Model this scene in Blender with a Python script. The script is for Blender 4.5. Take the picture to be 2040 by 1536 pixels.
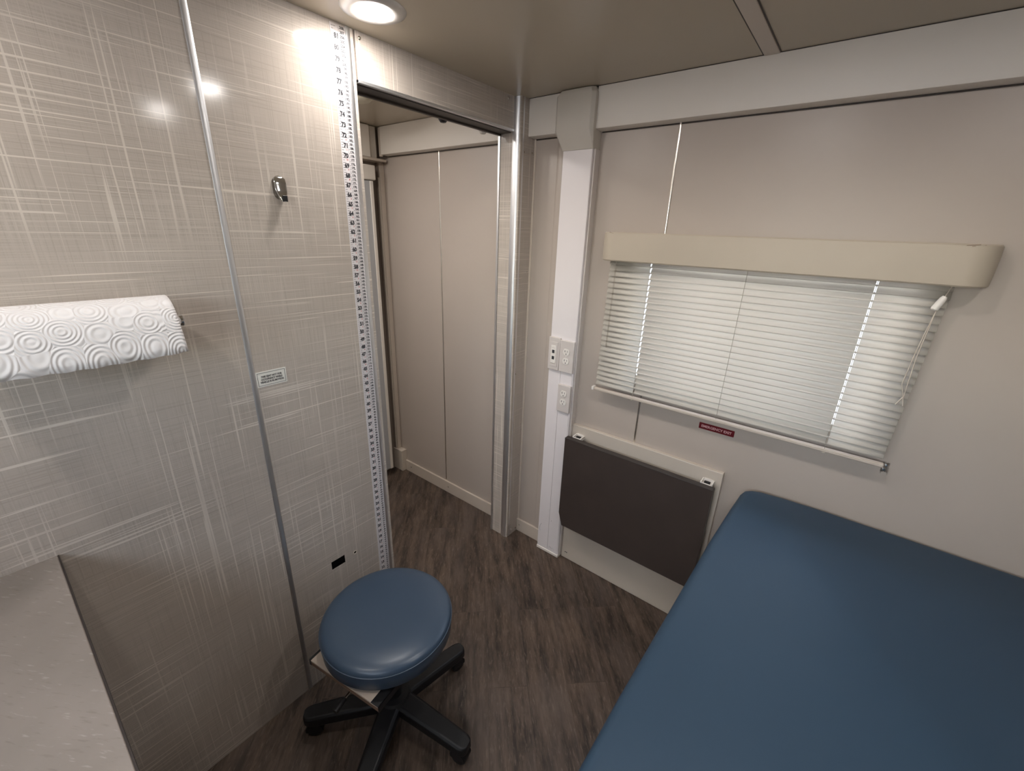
import bpy, bmesh, math, random
from mathutils import Vector, Matrix
random.seed(7)
S = bpy.context.scene
for o in list(bpy.data.objects): bpy.data.objects.remove(o)
COL = S.collection
PI = math.pi

# ------------------------------------------------------------------ camera
ROWS = [(0.7839449595, 0.6199415294, 0.0332084414),
        (0.2376275003, -0.2502142678, -0.9385765772),
        (-0.5735533729, 0.7436836158, -0.3434693700)]
r_, d_, f_ = (Vector(v) for v in ROWS)
cd = bpy.data.cameras.new('camera'); cam = bpy.data.objects.new('camera', cd); COL.objects.link(cam)
m3 = Matrix((r_, -d_, -f_)).transposed()
cam.matrix_world = Matrix.Translation((1.21555, -1.62923, 1.60936)) @ m3.to_4x4()
cd.sensor_fit = 'HORIZONTAL'; cd.sensor_width = 36; cd.lens = 36 * 846.184 / 2040
cd.clip_start = 0.02
S.camera = cam

# ------------------------------------------------------------------ world, exposure
w = bpy.data.worlds.new('world'); S.world = w; w.use_nodes = True
wn = w.node_tree.nodes; wl = w.node_tree.links
bg = wn['Background']
sky = wn.new('ShaderNodeTexSky'); sky.sky_type = 'NISHITA'; sky.sun_elevation = math.radians(48)
sky.sun_rotation = math.radians(200); sky.sun_disc = False; sky.air_density = 1.2; sky.dust_density = 1.5
hs = wn.new('ShaderNodeHueSaturation'); hs.inputs['Saturation'].default_value = .45
wl.new(sky.outputs['Color'], hs.inputs['Color']); wl.new(hs.outputs['Color'], bg.inputs['Color']); bg.inputs['Strength'].default_value = .85
def portal(name, loc, rot, sx, sy):
    ld = bpy.data.lights.new(name, 'AREA'); ld.shape = 'RECTANGLE'; ld.size = sx; ld.size_y = sy; ld.cycles.is_portal = True
    o = bpy.data.objects.new(name, ld); COL.objects.link(o); o.location = loc; o.rotation_euler = rot
portal('window_portal', (1.00, -2.40, 1.60), (PI/2, 0, PI), 1.1, .6)  # portal of the added rear window
portal('window_portal', (.991, .045, 1.30), (-PI/2, 0, 0), .86, .54)
S.view_settings.view_transform = 'Standard'; S.view_settings.look = 'None'
S.view_settings.exposure = 1.0; S.view_settings.gamma = 1; S.view_settings.use_curve_mapping = False
LAMP = 84.0        # emission of the ceiling lights' lenses

# ------------------------------------------------------------------ node helpers
def new_mat(name):
    m = bpy.data.materials.new(name); m.use_nodes = True
    return m, m.node_tree.nodes, m.node_tree.links, m.node_tree.nodes['Principled BSDF']
def N(nt, t, **kw):
    n = nt.new(t)
    for k, v in kw.items(): setattr(n, k, v)
    return n
def noise(n, l, vec, scale, detail=2.0, rough=0.5):
    t = N(n, 'ShaderNodeTexNoise'); t.inputs['Scale'].default_value = scale
    t.inputs['Detail'].default_value = detail; t.inputs['Roughness'].default_value = rough
    l.new(vec, t.inputs['Vector']); return t.outputs['Fac']
def mrange(n, l, v, a, b, c=0.0, d=1.0):
    t = N(n, 'ShaderNodeMapRange'); t.inputs[1].default_value = a; t.inputs[2].default_value = b
    t.inputs[3].default_value = c; t.inputs[4].default_value = d; l.new(v, t.inputs[0]); return t.outputs[0]
def math_(n, l, op, a, b=None):
    t = N(n, 'ShaderNodeMath', operation=op)
    for i, v in enumerate((a, b)):
        if v is None: continue
        if isinstance(v, (int, float)): t.inputs[i].default_value = v
        else: l.new(v, t.inputs[i])
    return t.outputs[0]
def mixc(n, l, fac, a, b):
    t = N(n, 'ShaderNodeMix', data_type='RGBA')
    if isinstance(fac, (int, float)): t.inputs[0].default_value = fac
    else: l.new(fac, t.inputs[0])
    for i, v in ((6, a), (7, b)):
        if isinstance(v, tuple): t.inputs[i].default_value = (*v, 1)
        else: l.new(v, t.inputs[i])
    return t.outputs[2]
def bump(n, l, h, strength, dist, bs):
    t = N(n, 'ShaderNodeBump'); t.inputs['Strength'].default_value = strength
    t.inputs['Distance'].default_value = dist
    l.new(h, t.inputs['Height']); l.new(t.outputs[0], bs.inputs['Normal'])
def objco(n): return N(n, 'ShaderNodeTexCoord').outputs['Object']
def xyz(n, l, v):
    t = N(n, 'ShaderNodeSeparateXYZ'); l.new(v, t.inputs[0]); return t.outputs
def comb(n, l, a, b, c):
    t = N(n, 'ShaderNodeCombineXYZ')
    for i, v in enumerate((a, b, c)):
        if isinstance(v, (int, float)): t.inputs[i].default_value = v
        else: l.new(v, t.inputs[i])
    return t.outputs[0]

def plain(name, col, rough=0.5, metal=0.0, spec=0.5, var=0.04, vscale=6.0, bmp=0.0, bscale=300.0, bdist=0.0005):
    m, n, l, b = new_mat(name)
    co = objco(n)
    f = noise(n, l, co, vscale, 3)
    c2 = tuple(max(0, c * (1 - var * 2)) for c in col); c1 = tuple(min(1, c * (1 + var)) for c in col)
    l.new(mixc(n, l, f, c2, c1), b.inputs['Base Color'])
    b.inputs['Roughness'].default_value = rough; b.inputs['Metallic'].default_value = metal
    b.inputs['Specular IOR Level'].default_value = spec
    if bmp: bump(n, l, noise(n, l, co, bscale, 2), bmp, bdist, b)
    return m

# ------------------------------------------------------------------ materials
M = {}
M['wall'] = plain('warm_grey_wall', (.475, .408, .352), .38, var=.03, vscale=3, bmp=.12, bscale=160)
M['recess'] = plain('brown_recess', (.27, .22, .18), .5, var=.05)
M['wallwhite'] = plain('pale_bounce_wall', (.80, .77, .73), .45, var=.02, vscale=3)  # unseen rear wall, whitened to bounce extra light into the room
M['ceiling'] = plain('beige_ceiling', (.47, .405, .31), .30, var=.02, vscale=2)
M['batten'] = plain('ceiling_batten', (.60, .525, .455), .35, var=.02)
M['trough'] = plain('cream_plastic_trough', (.76, .70, .625), .42, var=.015)
M['hood'] = plain('grey_cream_hood', (.60, .55, .48), .42, var=.015)
M['raceway'] = plain('white_plastic_raceway', (.80, .745, .735), .35, var=.02)
M['plate'] = plain('outlet_plate', (.64, .58, .54), .38, var=.01)
M['socket'] = plain('socket_white', (.80, .75, .69), .3, var=.01)
M['panel'] = plain('cream_panel', (.58, .51, .43), .4, var=.03, vscale=4)
M['cream'] = plain('cream_trim', (.58, .50, .42), .38, var=.02)
M['alu'] = plain('brushed_aluminium', (.66, .65, .65), .24, metal=1.0, var=.03, vscale=20)
M['alusatin'] = plain('satin_aluminium', (.80, .80, .81), .42, metal=1.0, var=.0)
M['seam'] = plain('seam_strip', (.84, .80, .74), .22, metal=1.0, var=.01)
M['chrome'] = plain('chrome', (.8, .8, .8), .08, metal=1.0, var=.0)
M['screw'] = plain('screw_steel', (.55, .5, .45), .25, metal=1.0, var=.0)
M['black'] = plain('black_plastic', (.010, .010, .011), .42, spec=.35, var=.05)
M['dark'] = plain('dark_void', (.003, .003, .003), .9, spec=.05, var=.0)
M['track'] = plain('dark_track_shade', (.05, .038, .03), .5, var=.05)  # door track; also colours the painted shade lines under the troughs
M['brown'] = plain('dark_brown_laminate', (.058, .043, .037), .42, var=.12, vscale=9, bmp=.05, bscale=200)
M['brown_edge'] = plain('dark_brown_edge', (.035, .027, .024), .4, var=.1)
M['vinyl_bed'] = plain('blue_vinyl', (.027, .055, .090), .5, spec=.3, var=.05, vscale=3, bmp=.18, bscale=420, bdist=.0004)
M['vinyl_seat'] = plain('blue_vinyl_seat', (.041, .070, .112), .33, spec=.6, var=.05, vscale=8, bmp=.10, bscale=420, bdist=.0004)
M['piping'] = plain('blue_piping', (.075, .105, .15), .4, var=.02)
M['valance'] = plain('cream_vinyl_valance', (.50, .43, .34), .45, var=.05, vscale=5, bmp=.15, bscale=260)
M['wood'] = plain('plywood_board', (.55, .46, .38), .5, var=.06, vscale=12)
M['woodedge'] = plain('plywood_edge', (.20, .12, .08), .6, var=.15, vscale=30)
M['cord'] = plain('cord', (.42, .38, .32), .6, var=.02)
M['tapewhite'] = plain('tape_white', (.74, .70, .70), .35, var=.0)
M['ink'] = plain('ink_black', (.035, .035, .04), .5, var=.0)
M['inkred'] = plain('ink_red', (.55, .12, .12), .5, var=.0)
M['signwhite'] = plain('sign_white', (.74, .72, .66), .3, var=.0)
M['signred'] = plain('sign_red', (.13, .005, .010), .3, var=.0)
M['signpink'] = plain('sign_letters', (.75, .45, .46), .4, var=.0)
M['cabinet'] = plain('grey_cabinet', (.36, .33, .30), .35, var=.03)
M['ringmetal'] = plain('lamp_ring', (.60, .59, .57), .32, metal=.6, var=.0)
M['detector'] = plain('detector_plastic', (.62, .58, .46), .45, var=.0)
M['doorgrey'] = plain('grey_door', (.42, .42, .425), .35, var=.02)
M['outside'] = plain('vehicle_skin', (.8, .8, .8), .5, var=.0)

# lamp lens
m, n, l, b = new_mat('lamp_lens')
b.inputs['Base Color'].default_value = (.9, .9, .9, 1)
b.inputs['Emission Color'].default_value = (1.0, .955, .915, 1); b.inputs['Emission Strength'].default_value = LAMP
M['lens'] = m

# crosshatched linen laminate
def linen(name, base, light, dark):
    m, n, l, b = new_mat(name)
    o = xyz(n, l, objco(n)); u = math_(n, l, 'ADD', o[0], o[1]); z = o[2]
    def layer(su, sz, seed, lo, hi, amp):
        v = comb(n, l, math_(n, l, 'MULTIPLY', u, su), math_(n, l, 'MULTIPLY', z, sz), seed)
        return mrange(n, l, noise(n, l, v, 1.0, 1.5), lo, hi, 0, amp)
    def mask(s, seed, lo, hi):
        v = comb(n, l, math_(n, l, 'MULTIPLY', u, s), math_(n, l, 'MULTIPLY', z, s), seed)
        return mrange(n, l, noise(n, l, v, 1.0, 2), lo, hi)
    h1 = math_(n, l, 'MULTIPLY', layer(2.2, 190, 3.1, .615, .655, .95), mask(2.6, 9.0, .34, .56))
    h2 = math_(n, l, 'MULTIPLY', layer(7.0, 520, 7.7, .46, .66, .75), mask(4.0, 19.0, .38, .60))
    v1 = math_(n, l, 'MULTIPLY', layer(180, 2.0, 13.4, .615, .66, .80), mask(2.5, 29.0, .38, .58))
    v2 = math_(n, l, 'MULTIPLY', layer(480, 8.0, 17.9, .46, .68, .7), mask(5.0, 39.0, .42, .62))
    big = math_(n, l, 'MAXIMUM', h1, v1); fine = math_(n, l, 'MAXIMUM', h2, v2)
    lines = math_(n, l, 'MAXIMUM', big, math_(n, l, 'MULTIPLY', fine, .42))
    d1 = layer(4.0, 300, 51.0, .45, .30, 1.0); d2 = layer(300, 4.0, 57.0, .45, .30, .8)
    dk = math_(n, l, 'MULTIPLY', math_(n, l, 'MAXIMUM', d1, d2), .40)
    c = mixc(n, l, dk, base, dark)
    c = mixc(n, l, math_(n, l, 'MULTIPLY', lines, 1.0), c, light)
    l.new(c, b.inputs['Base Color'])
    b.inputs['Roughness'].default_value = .12; b.inputs['Specular IOR Level'].default_value = .34
    return m
M['linen'] = linen('linen_laminate', (.47, .412, .358), (.68, .615, .54), (.32, .278, .240))

# floor planks
m, n, l, b = new_mat('dark_vinyl_planks')
o = xyz(n, l, objco(n))
ang = math.radians(-47)
a_ = math_(n, l, 'ADD', math_(n, l, 'MULTIPLY', o[0], math.cos(ang)), math_(n, l, 'MULTIPLY', o[1], math.sin(ang)))
c_ = math_(n, l, 'ADD', math_(n, l, 'MULTIPLY', o[0], -math.sin(ang)), math_(n, l, 'MULTIPLY', o[1], math.cos(ang)))
br = N(n, 'ShaderNodeTexBrick'); br.offset = .37
l.new(comb(n, l, a_, math_(n, l, 'ADD', c_, .02), 0.0), br.inputs['Vector'])
br.inputs['Scale'].default_value = 1.0; br.inputs['Brick Width'].default_value = .92; br.inputs['Row Height'].default_value = .15
br.inputs['Mortar Size'].default_value = .0012; br.inputs['Mortar Smooth'].default_value = .3
br.inputs['Color1'].default_value = (0, 0, 0, 1); br.inputs['Color2'].default_value = (1, 1, 1, 1); br.inputs['Mortar'].default_value = (.5, .5, .5, 1)
tint = br.outputs['Color']
sep = N(n, 'ShaderNodeSeparateColor'); l.new(tint, sep.inputs[0]); tv = sep.outputs[0]
off = math_(n, l, 'MULTIPLY', tv, 17.0)
g1 = noise(n, l, comb(n, l, math_(n, l, 'MULTIPLY', a_, 5), math_(n, l, 'MULTIPLY', c_, 30), off), 1, 8, .72)
g2 = noise(n, l, comb(n, l, math_(n, l, 'MULTIPLY', a_, 30), math_(n, l, 'MULTIPLY', c_, 130), off), 1, 3, .6)
g3 = noise(n, l, comb(n, l, math_(n, l, 'MULTIPLY', a_, 3.5), math_(n, l, 'MULTIPLY', c_, 9), off), 1, 3, .55)
c = mixc(n, l, mrange(n, l, g1, .38, .64), (.032, .0225, .017), (.138, .096, .070))
c = mixc(n, l, mrange(n, l, g2, .56, .72, 0, .38), c, (.27, .205, .16))
c = mixc(n, l, mrange(n, l, g3, .45, .70, 0, .55), c, (.12, .092, .078))
c = mixc(n, l, math_(n, l, 'MULTIPLY', tv, .22), c, (.040, .029, .025))
c = mixc(n, l, math_(n, l, 'MULTIPLY', br.outputs['Fac'], .25), c, (.02, .014, .012))
l.new(c, b.inputs['Base Color']); b.inputs['Roughness'].default_value = .5
b.inputs['Specular IOR Level'].default_value = .35
bump(n, l, g1, .12, .002, b)
M['floor'] = m

# countertop laminate
m, n, l, b = new_mat('beige_stone_laminate')
o = xyz(n, l, objco(n))
s1 = noise(n, l, comb(n, l, math_(n, l, 'MULTIPLY', math_(n, l, 'ADD', o[0], math_(n, l, 'MULTIPLY', o[1], .6)), 26),
                      math_(n, l, 'MULTIPLY', math_(n, l, 'SUBTRACT', o[1], math_(n, l, 'MULTIPLY', o[0], .6)), 150), 0.0), 1, 4)
s2 = noise(n, l, comb(n, l, o[0], o[1], 3.0), 9, 4)
c = mixc(n, l, s2, (.21, .18, .155), (.32, .275, .245))
c = mixc(n, l, mrange(n, l, s1, .62, .74, 0, .6), c, (.46, .41, .37))
c = mixc(n, l, mrange(n, l, s1, .40, .28, 0, .4), c, (.14, .12, .105))
l.new(c, b.inputs['Base Color']); b.inputs['Roughness'].default_value = .45
bump(n, l, s1, .2, .0008, b)
M['counter'] = m

# embossed paper
m, n, l, b = new_mat('embossed_paper')
o = xyz(n, l, objco(n))
vo = N(n, 'ShaderNodeTexVoronoi'); vo.inputs['Scale'].default_value = 1.0; vo.inputs['Randomness'].default_value = .55
angv = math_(n, l, 'ARCTAN2', o[2], o[0])
l.new(comb(n, l, math_(n, l, 'MULTIPLY', o[1], 24), math_(n, l, 'MULTIPLY', angv, 1.45), 0.0), vo.inputs['Vector'])
rings = math_(n, l, 'SINE', math_(n, l, 'MULTIPLY', vo.outputs['Distance'], 46.0))
b.inputs['Base Color'].default_value = (.80, .765, .755, 1); b.inputs['Roughness'].default_value = .8
b.inputs['Specular IOR Level'].default_value = .2
bump(n, l, rings, .6, .0011, b)
M['paper'] = m

# slats: painted aluminium/vinyl that lets a little daylight through
m, n, l, b = new_mat('blind_slat')
b.inputs['Base Color'].default_value = (.70, .655, .57, 1); b.inputs['Roughness'].default_value = .35
tr = N(n, 'ShaderNodeBsdfTranslucent'); tr.inputs['Color'].default_value = (.70, .655, .66, 1)
mx = N(n, 'ShaderNodeMixShader'); mx.inputs[0].default_value = .32
l.new(b.outputs[0], mx.inputs[1]); l.new(tr.outputs[0], mx.inputs[2])
l.new(mx.outputs[0], n['Material Output'].inputs['Surface'])
M['slat'] = m
# clear acrylic and window glass
def glassy(name, gloss, tint):
    m, n, l, b = new_mat(name)
    t = N(n, 'ShaderNodeBsdfTransparent'); t.inputs['Color'].default_value = (*tint, 1)
    g = N(n, 'ShaderNodeBsdfGlossy'); g.inputs['Roughness'].default_value = .05
    mx = N(n, 'ShaderNodeMixShader'); mx.inputs[0].default_value = gloss
    l.new(t.outputs[0], mx.inputs[1]); l.new(g.outputs[0], mx.inputs[2])
    l.new(mx.outputs[0], n['Material Output'].inputs['Surface'])
    return m
M['glass'] = glassy('window_glass', .08, (.93, .95, .96))
M['acrylic'] = glassy('clear_acrylic', .16, (.975, .965, .95))

# ------------------------------------------------------------------ mesh helpers
def box(bm, x0, x1, y0, y1, z0, z1):
    vs = [bm.verts.new(p) for p in ((x0,y0,z0),(x1,y0,z0),(x1,y1,z0),(x0,y1,z0),(x0,y0,z1),(x1,y0,z1),(x1,y1,z1),(x0,y1,z1))]
    for q in ((0,3,2,1),(4,5,6,7),(0,1,5,4),(1,2,6,5),(2,3,7,6),(3,0,4,7)): bm.faces.new([vs[i] for i in q])
    return vs
def prism(bm, pts, axis, a, b_):
    """extrude a 2D outline between a and b_ along an axis (pts are the other two coords in xyz order)"""
    def P(p, t):
        return {'x': (t, p[0], p[1]), 'y': (p[0], t, p[1]), 'z': (p[0], p[1], t)}[axis]
    A = [bm.verts.new(P(p, a)) for p in pts]; B = [bm.verts.new(P(p, b_)) for p in pts]
    bm.faces.new(A[::-1]); bm.faces.new(B)
    for i in range(len(pts)):
        j = (i + 1) % len(pts); bm.faces.new((A[i], A[j], B[j], B[i]))
def lathe(bm, prof, seg=48, c=(0, 0, 0), mat=None):
    """revolve (r, z) points about z"""
    rings = []
    for r, z in prof:
        if r < 1e-6: rings.append([bm.verts.new(tr_(mat, (c[0], c[1], c[2] + z)))])
        else: rings.append([bm.verts.new(tr_(mat, (c[0] + r*math.cos(2*PI*i/seg), c[1] + r*math.sin(2*PI*i/seg), c[2] + z))) for i in range(seg)])
    for a, b_ in zip(rings, rings[1:]):
        for i in range(seg):
            j = (i + 1) % seg
            if len(a) == 1 and len(b_) == 1: continue
            if len(a) == 1: bm.faces.new((a[0], b_[i], b_[j]))
            elif len(b_) == 1: bm.faces.new((a[i], b_[0], a[j]))
            else: bm.faces.new((a[i], b_[i], b_[j], a[j]))
def tr_(mat, p): return (mat @ Vector(p)) if mat else p
def rod(bm, p0, p1, r, seg=16, r2=None):
    p0 = Vector(p0); p1 = Vector(p1); d = p1 - p0
    q = d.to_track_quat('Z', 'Y').to_matrix().to_4x4(); q = Matrix.Translation(p0) @ q
    r2 = r if r2 is None else r2
    lathe(bm, [(0, 0), (r, 0), (r2, d.length), (0, d.length)], seg, mat=q)
def arc(cx, cy, r, a0, a1, k=10):
    return [(cx + r*math.cos(math.radians(a0 + (a1-a0)*i/k)), cy + r*math.sin(math.radians(a0 + (a1-a0)*i/k))) for i in range(k+1)]
def obj(name, bm, m, parent=None, bev=0.0, seg=2, smooth=True, loc=None):
    bmesh.ops.recalc_face_normals(bm, faces=bm.faces)
    me = bpy.data.meshes.new(name); bm.to_mesh(me); bm.free()
    o = bpy.data.objects.new(name, me); COL.objects.link(o)
    if m: me.materials.append(M[m] if isinstance(m, str) else m)
    if parent: o.parent = parent
    if loc: o.location = loc
    if bev:
        md = o.modifiers.new('bevel', 'BEVEL'); md.width = bev; md.segments = seg; md.limit_method = 'ANGLE'
        md.angle_limit = math.radians(35); md.harden_normals = False
    if smooth:
        for p in me.polygons: p.use_smooth = True
        try: me.set_sharp_from_angle(angle=math.radians(35))
        except Exception: pass
    return o
def boxobj(name, b, m, parent=None, bev=0.0, **k):
    bm = bmesh.new()
    for q in (b if isinstance(b[0], (tuple, list)) else [b]): box(bm, *q)
    return obj(name, bm, m, parent, bev, **k)
def thing(name, label, cat, loc=(0, 0, 0), rz=0, group=None):
    o = bpy.data.objects.new(name, None); COL.objects.link(o); o.empty_display_size = .05
    o.location = loc; o.rotation_euler = (0, 0, rz); o['label'] = label; o['category'] = cat
    if group: o['group'] = group
    return o
def tag(o, label, cat, group=None):
    o['label'] = label; o['category'] = cat
    if group: o['group'] = group
    return o
def struct(o, label=None):
    o['kind'] = 'structure'
    if label: o['label'] = label
    return o
def screw(parent, p, ax, m='screw', r=.0042):
    """small domed screw head on a surface facing ax ('x','-y','y')"""
    q = {'x': Matrix.Rotation(PI/2, 4, 'Y'), '-y': Matrix.Rotation(PI/2, 4, 'X')}[ax]
    q = Matrix.Translation(p) @ q
    bm = bmesh.new(); lathe(bm, [(0, -.001), (r, -.001), (r, .0004), (r*.8, .0016), (r*.35, .0024), (0, .0026)], 14, mat=q)
    return obj('screw', bm, m, parent)

# text as geometry
_txt = {}
def glyph(s, bold=0.0):
    if (s, bold) in _txt: return _txt[(s, bold)]
    cu = bpy.data.curves.new('t', 'FONT'); cu.body = s; cu.size = 1; cu.offset = bold; cu.resolution_u = 2
    ob = bpy.data.objects.new('t', cu); COL.objects.link(ob)
    bpy.context.view_layer.update()
    dg = bpy.context.evaluated_depsgraph_get(); me = ob.evaluated_get(dg).to_mesh()
    vs = [tuple(v.co) for v in me.vertices]; fs = [tuple(p.vertices) for p in me.polygons]
    ob.evaluated_get(dg).to_mesh_clear()
    bpy.data.objects.remove(ob); bpy.data.curves.remove(cu)
    x1 = max((v[0] for v in vs), default=0); x0 = min((v[0] for v in vs), default=0)
    _txt[(s, bold)] = (vs, fs, x0, x1); return _txt[(s, bold)]
def text(bm, s, h, place, align='l', sx=1.0, bold=0.0):
    """h = cap height; place(u, v) -> 3D"""
    vs, fs, x0, x1 = glyph(s, bold); k = h / .70
    off = {'l': -x0, 'r': -x1, 'c': -(x0 + x1)/2}[align]
    nv = [bm.verts.new(place((v[0] + off)*k*sx, v[1]*k)) for v in vs]
    for f in fs:
        try: bm.faces.new([nv[i] for i in f])
        except ValueError: pass

# ------------------------------------------------------------------ room shell
H = 2.1016; YB = -2.36; XR = 2.75; XC = -1.04
struct(boxobj('floor', (XC-.1, XR+.05, YB-.05, .05, -.05, 0), 'floor'))
struct(boxobj('ceiling', (XC-.1, XR+.05, YB-.05, .05, H, H+.05), 'ceiling'))
WX0, WX1, WZ0, WZ1 = .560, 1.404, 1.030, 1.575
wall = boxobj('wall_window', [(XC-.1, WX0, 0, .05, 0, H), (WX1, XR+.05, 0, .05, 0, H), (WX0, WX1, 0, .05, 0, WZ0), (WX0, WX1, 0, .05, WZ1, H)], 'wall', smooth=False)
struct(wall)
struct(boxobj('wall_right', (XR, XR+.05, YB, 0, 0, H), 'wall', smooth=False))
struct(boxobj('wall_rear', [(XC-.1, 0.45, YB-.05, YB, 0, H), (1.55, XR+.05, YB-.05, YB, 0, H), (0.45, 1.55, YB-.05, YB, 0, 1.3), (0.45, 1.55, YB-.05, YB, 1.9, H)], 'wallwhite', smooth=False))
fr = struct(boxobj('added_window_2', [(0.45, 0.475, YB-.05, YB+.006, 1.3, 1.9), (1.525, 1.55, YB-.05, YB+.006, 1.3, 1.9), (0.45, 1.55, YB-.05, YB+.006, 1.3, 1.325), (0.45, 1.55, YB-.05, YB+.006, 1.875, 1.9)], 'cream', None, .002))  # invented window behind the camera, put in for fill daylight
boxobj('glass_pane', (0.47, 1.53, YB-.030, YB-.026, 1.32, 1.88), 'glass', fr)

# partition: linen laminate panels on both sides of the bright divider strip; the right one has a latch slot
PT = .07
HY0, HY1, HZ0, HZ1 = -1.0642, -1.0126, .4490, .4825
YP = -.803
bm = bmesh.new()
box(bm, -PT, 0, YB, -1.209, 0, H)
box(bm, -PT, 0, -1.198, HY0, 0, H); box(bm, -PT, 0, HY1, YP-.006, 0, H)
box(bm, -PT, 0, HY0, HY1, 0, HZ0); box(bm, -PT, 0, HY0, HY1, HZ1, H)
box(bm, -PT, -.012, -1.209, -1.198, 0, H)
pw = struct(obj('wall_left', bm, 'linen', smooth=False))
boxobj('latch_slot', (-PT+.002, -.0012, HY0-.001, HY1+.001, HZ0-.001, HZ1+.001), 'dark', pw)
# small keyhole escutcheon right of the slot
bm = bmesh.new(); lathe(bm, [(.0045, .0), (.0078, .0002), (.0084, .0016), (.0056, .0026), (.0046, .0006)], 20,
                        mat=Matrix.Translation((.0, -.9722, .467)) @ Matrix.Rotation(PI/2, 4, 'Y'))
kh = obj('keyhole_ring', bm, 'cream', pw)
bm = bmesh.new(); lathe(bm, [(0, .0004), (.0047, .0005)], 16, mat=Matrix.Translation((.0, -.9722, .467)) @ Matrix.Rotation(PI/2, 4, 'Y'))
obj('keyhole', bm, 'dark', kh)
# divider strip: shallow H profile
bm = bmesh.new(); prism(bm, [(-.004, -1.2095), (.0012, -1.2105), (.0026, -1.2075), (.0030, -1.2035), (.0026, -1.1995), (.0012, -1.1965), (-.004, -1.1975)], 'z', 0, H)
struct(obj('trim_1', bm, 'alusatin'))
# header over the doorway with dark track beneath
HB = 1.983
hd = struct(boxobj('wall_header', (-PT, 0, YP, -.098, HB, H), 'linen', smooth=False))
boxobj('door_track', [(-PT+.002, -.012, YP, -.102, HB-.006, HB+.002), (-PT-.006, -PT+.006, YP, -.102, HB-.012, HB)], 'track', hd, .001)
boxobj('edge_strip', (-.0125, .0022, YP, -.102, HB-.0025, HB+.006), 'alusatin', hd, .001)
for y, z in ((-.789, 2.0867), (-.1396, 2.0881)): screw(hd, (0, y, z), 'x', r=.0048)
for k, (y, m_) in enumerate(((-.40, 'black'), (-.185, 'hood'))):
    bm = bmesh.new(); lathe(bm, [(0, -.026), (.010, -.024), (.017, -.015), (.019, -.002), (.019, 0), (0, 0)], 20, c=(-PT-.02, y, HB+.008))
    obj('track_roller', bm, m_, hd)
boxobj('roller_rail', (-PT-.042, -PT-.001, YP, -.102, HB+.006, HB+.02), 'wall', hd)
# stub at the window wall, a little proud of the header
SX = .034
stub = struct(boxobj('wall_stub', (-PT, SX, -.098, 0, 0, H), 'linen', smooth=False))
for y, z in ((-.0715, 1.9095), (-.0165, 1.9137), (-.0165, 1.434), (-.0725, .955), (-.0185, .4913), (-.060, .03), (-.0215, .02)):
    screw(stub, (SX, y, z), 'x', r=.0035)
# joint of the stub's laminate at screw height
boxobj('laminate_joint', (SX-.001, SX+.0003, -.072, -.002, 1.902, 1.9035), 'cream', stub)
# aluminium corner posts (round nose) ------------------------------------------------
def corner_post(name, cx, cy, sx, sy, r, z0, z1, m='alusatin'):
    """rounded corner with its round nose towards (sx, sy)"""
    pts = []
    a0 = {(1, -1): -90, (1, 1): 0, (-1, -1): 180, (-1, 1): 90}[(sx, sy)]
    pts += arc(cx, cy, r, a0, a0 + 90, 12)
    pts += [(cx - (0 if (sx, sy) in ((1,1),) else 0), cy)]
    bm = bmesh.new(); prism(bm, pts, 'z', z0, z1)
    return obj(name, bm, m)
bm = bmesh.new()   # left post: half-round bullnose covering the partition's end
prism(bm, [(-PT-.001, YP-.027), (-PT-.001, YP)] + [(SX*0-.026, YP)] + arc(-.024, YP-.027, .027, 90, 0, 12)[1:] + [(.003, YP-.0285), (0.0, YP-.0285)], 'z', 0, H-.0005)
struct(obj('trim_2', bm, 'alusatin'))
bm = bmesh.new()   # right post: nose towards the room and the doorway
prism(bm, [(-.006, -.1005), (.004, -.1035)] + arc(.010, -.0795, .0245, -90, 0, 12) + [(SX+.0005, -.076), (SX-.004, -.074), (-.004, -.094)], 'z', 0, H-.0005)
struct(obj('trim_3', bm, 'alusatin'))
bm = bmesh.new()   # back edge of the jamb
prism(bm, [(-PT-.016, -.086), (-PT-.016, -.096), (-PT-.010, -.1015), (-PT-.001, -.1015), (-PT-.001, -.086)], 'z', 0, H-.0005)
struct(obj('trim_4', bm, 'alusatin'))
# wall seams (bright extruded strips) on the window wall
def seam(name, x, z0, z1, wd=.0085):
    bm = bmesh.new(); prism(bm, [(x - wd/2*math.cos(PI*k/10), -.0032*math.sin(PI*k/10) - .0003) for k in range(11)], 'z', z0, z1)
    return struct(obj(name, bm, 'seam'))
seam('trim_5', .6349, .02, 1.035)
seam('trim_6', .6349, 1.56, 1.985)
seam('trim_7', -.549, .06, 1.985)
# angle strips where the stub meets the window wall
struct(boxobj('trim_8', (SX, SX+.010, -.004, 0, .07, 1.97), 'cream', None, .0015))
bm = bmesh.new(); prism(bm, [(.150, 0), (.156, -.004), (.170, -.006), (.190, -.006), (.207, -.004), (.207, 0)], 'z', .07, 1.97)
struct(obj('trim_9', bm, 'wall'))
# ceiling batten
bt = struct(boxobj('trim_10', (.8630, .9020, YB, -.05, H-.004, H), 'batten', None, .001))
boxobj('shadow_gap', [(.8585, .8630, YB, -.05, H-.0012, H), (.9020, .9055, YB, -.05, H-.0012, H)], 'track', bt)
# shadow gap strip under the cable trough
struct(boxobj('trim_11', (SX, XR, -.050, -.001, H-.0016, H-.0001), 'track'))

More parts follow.
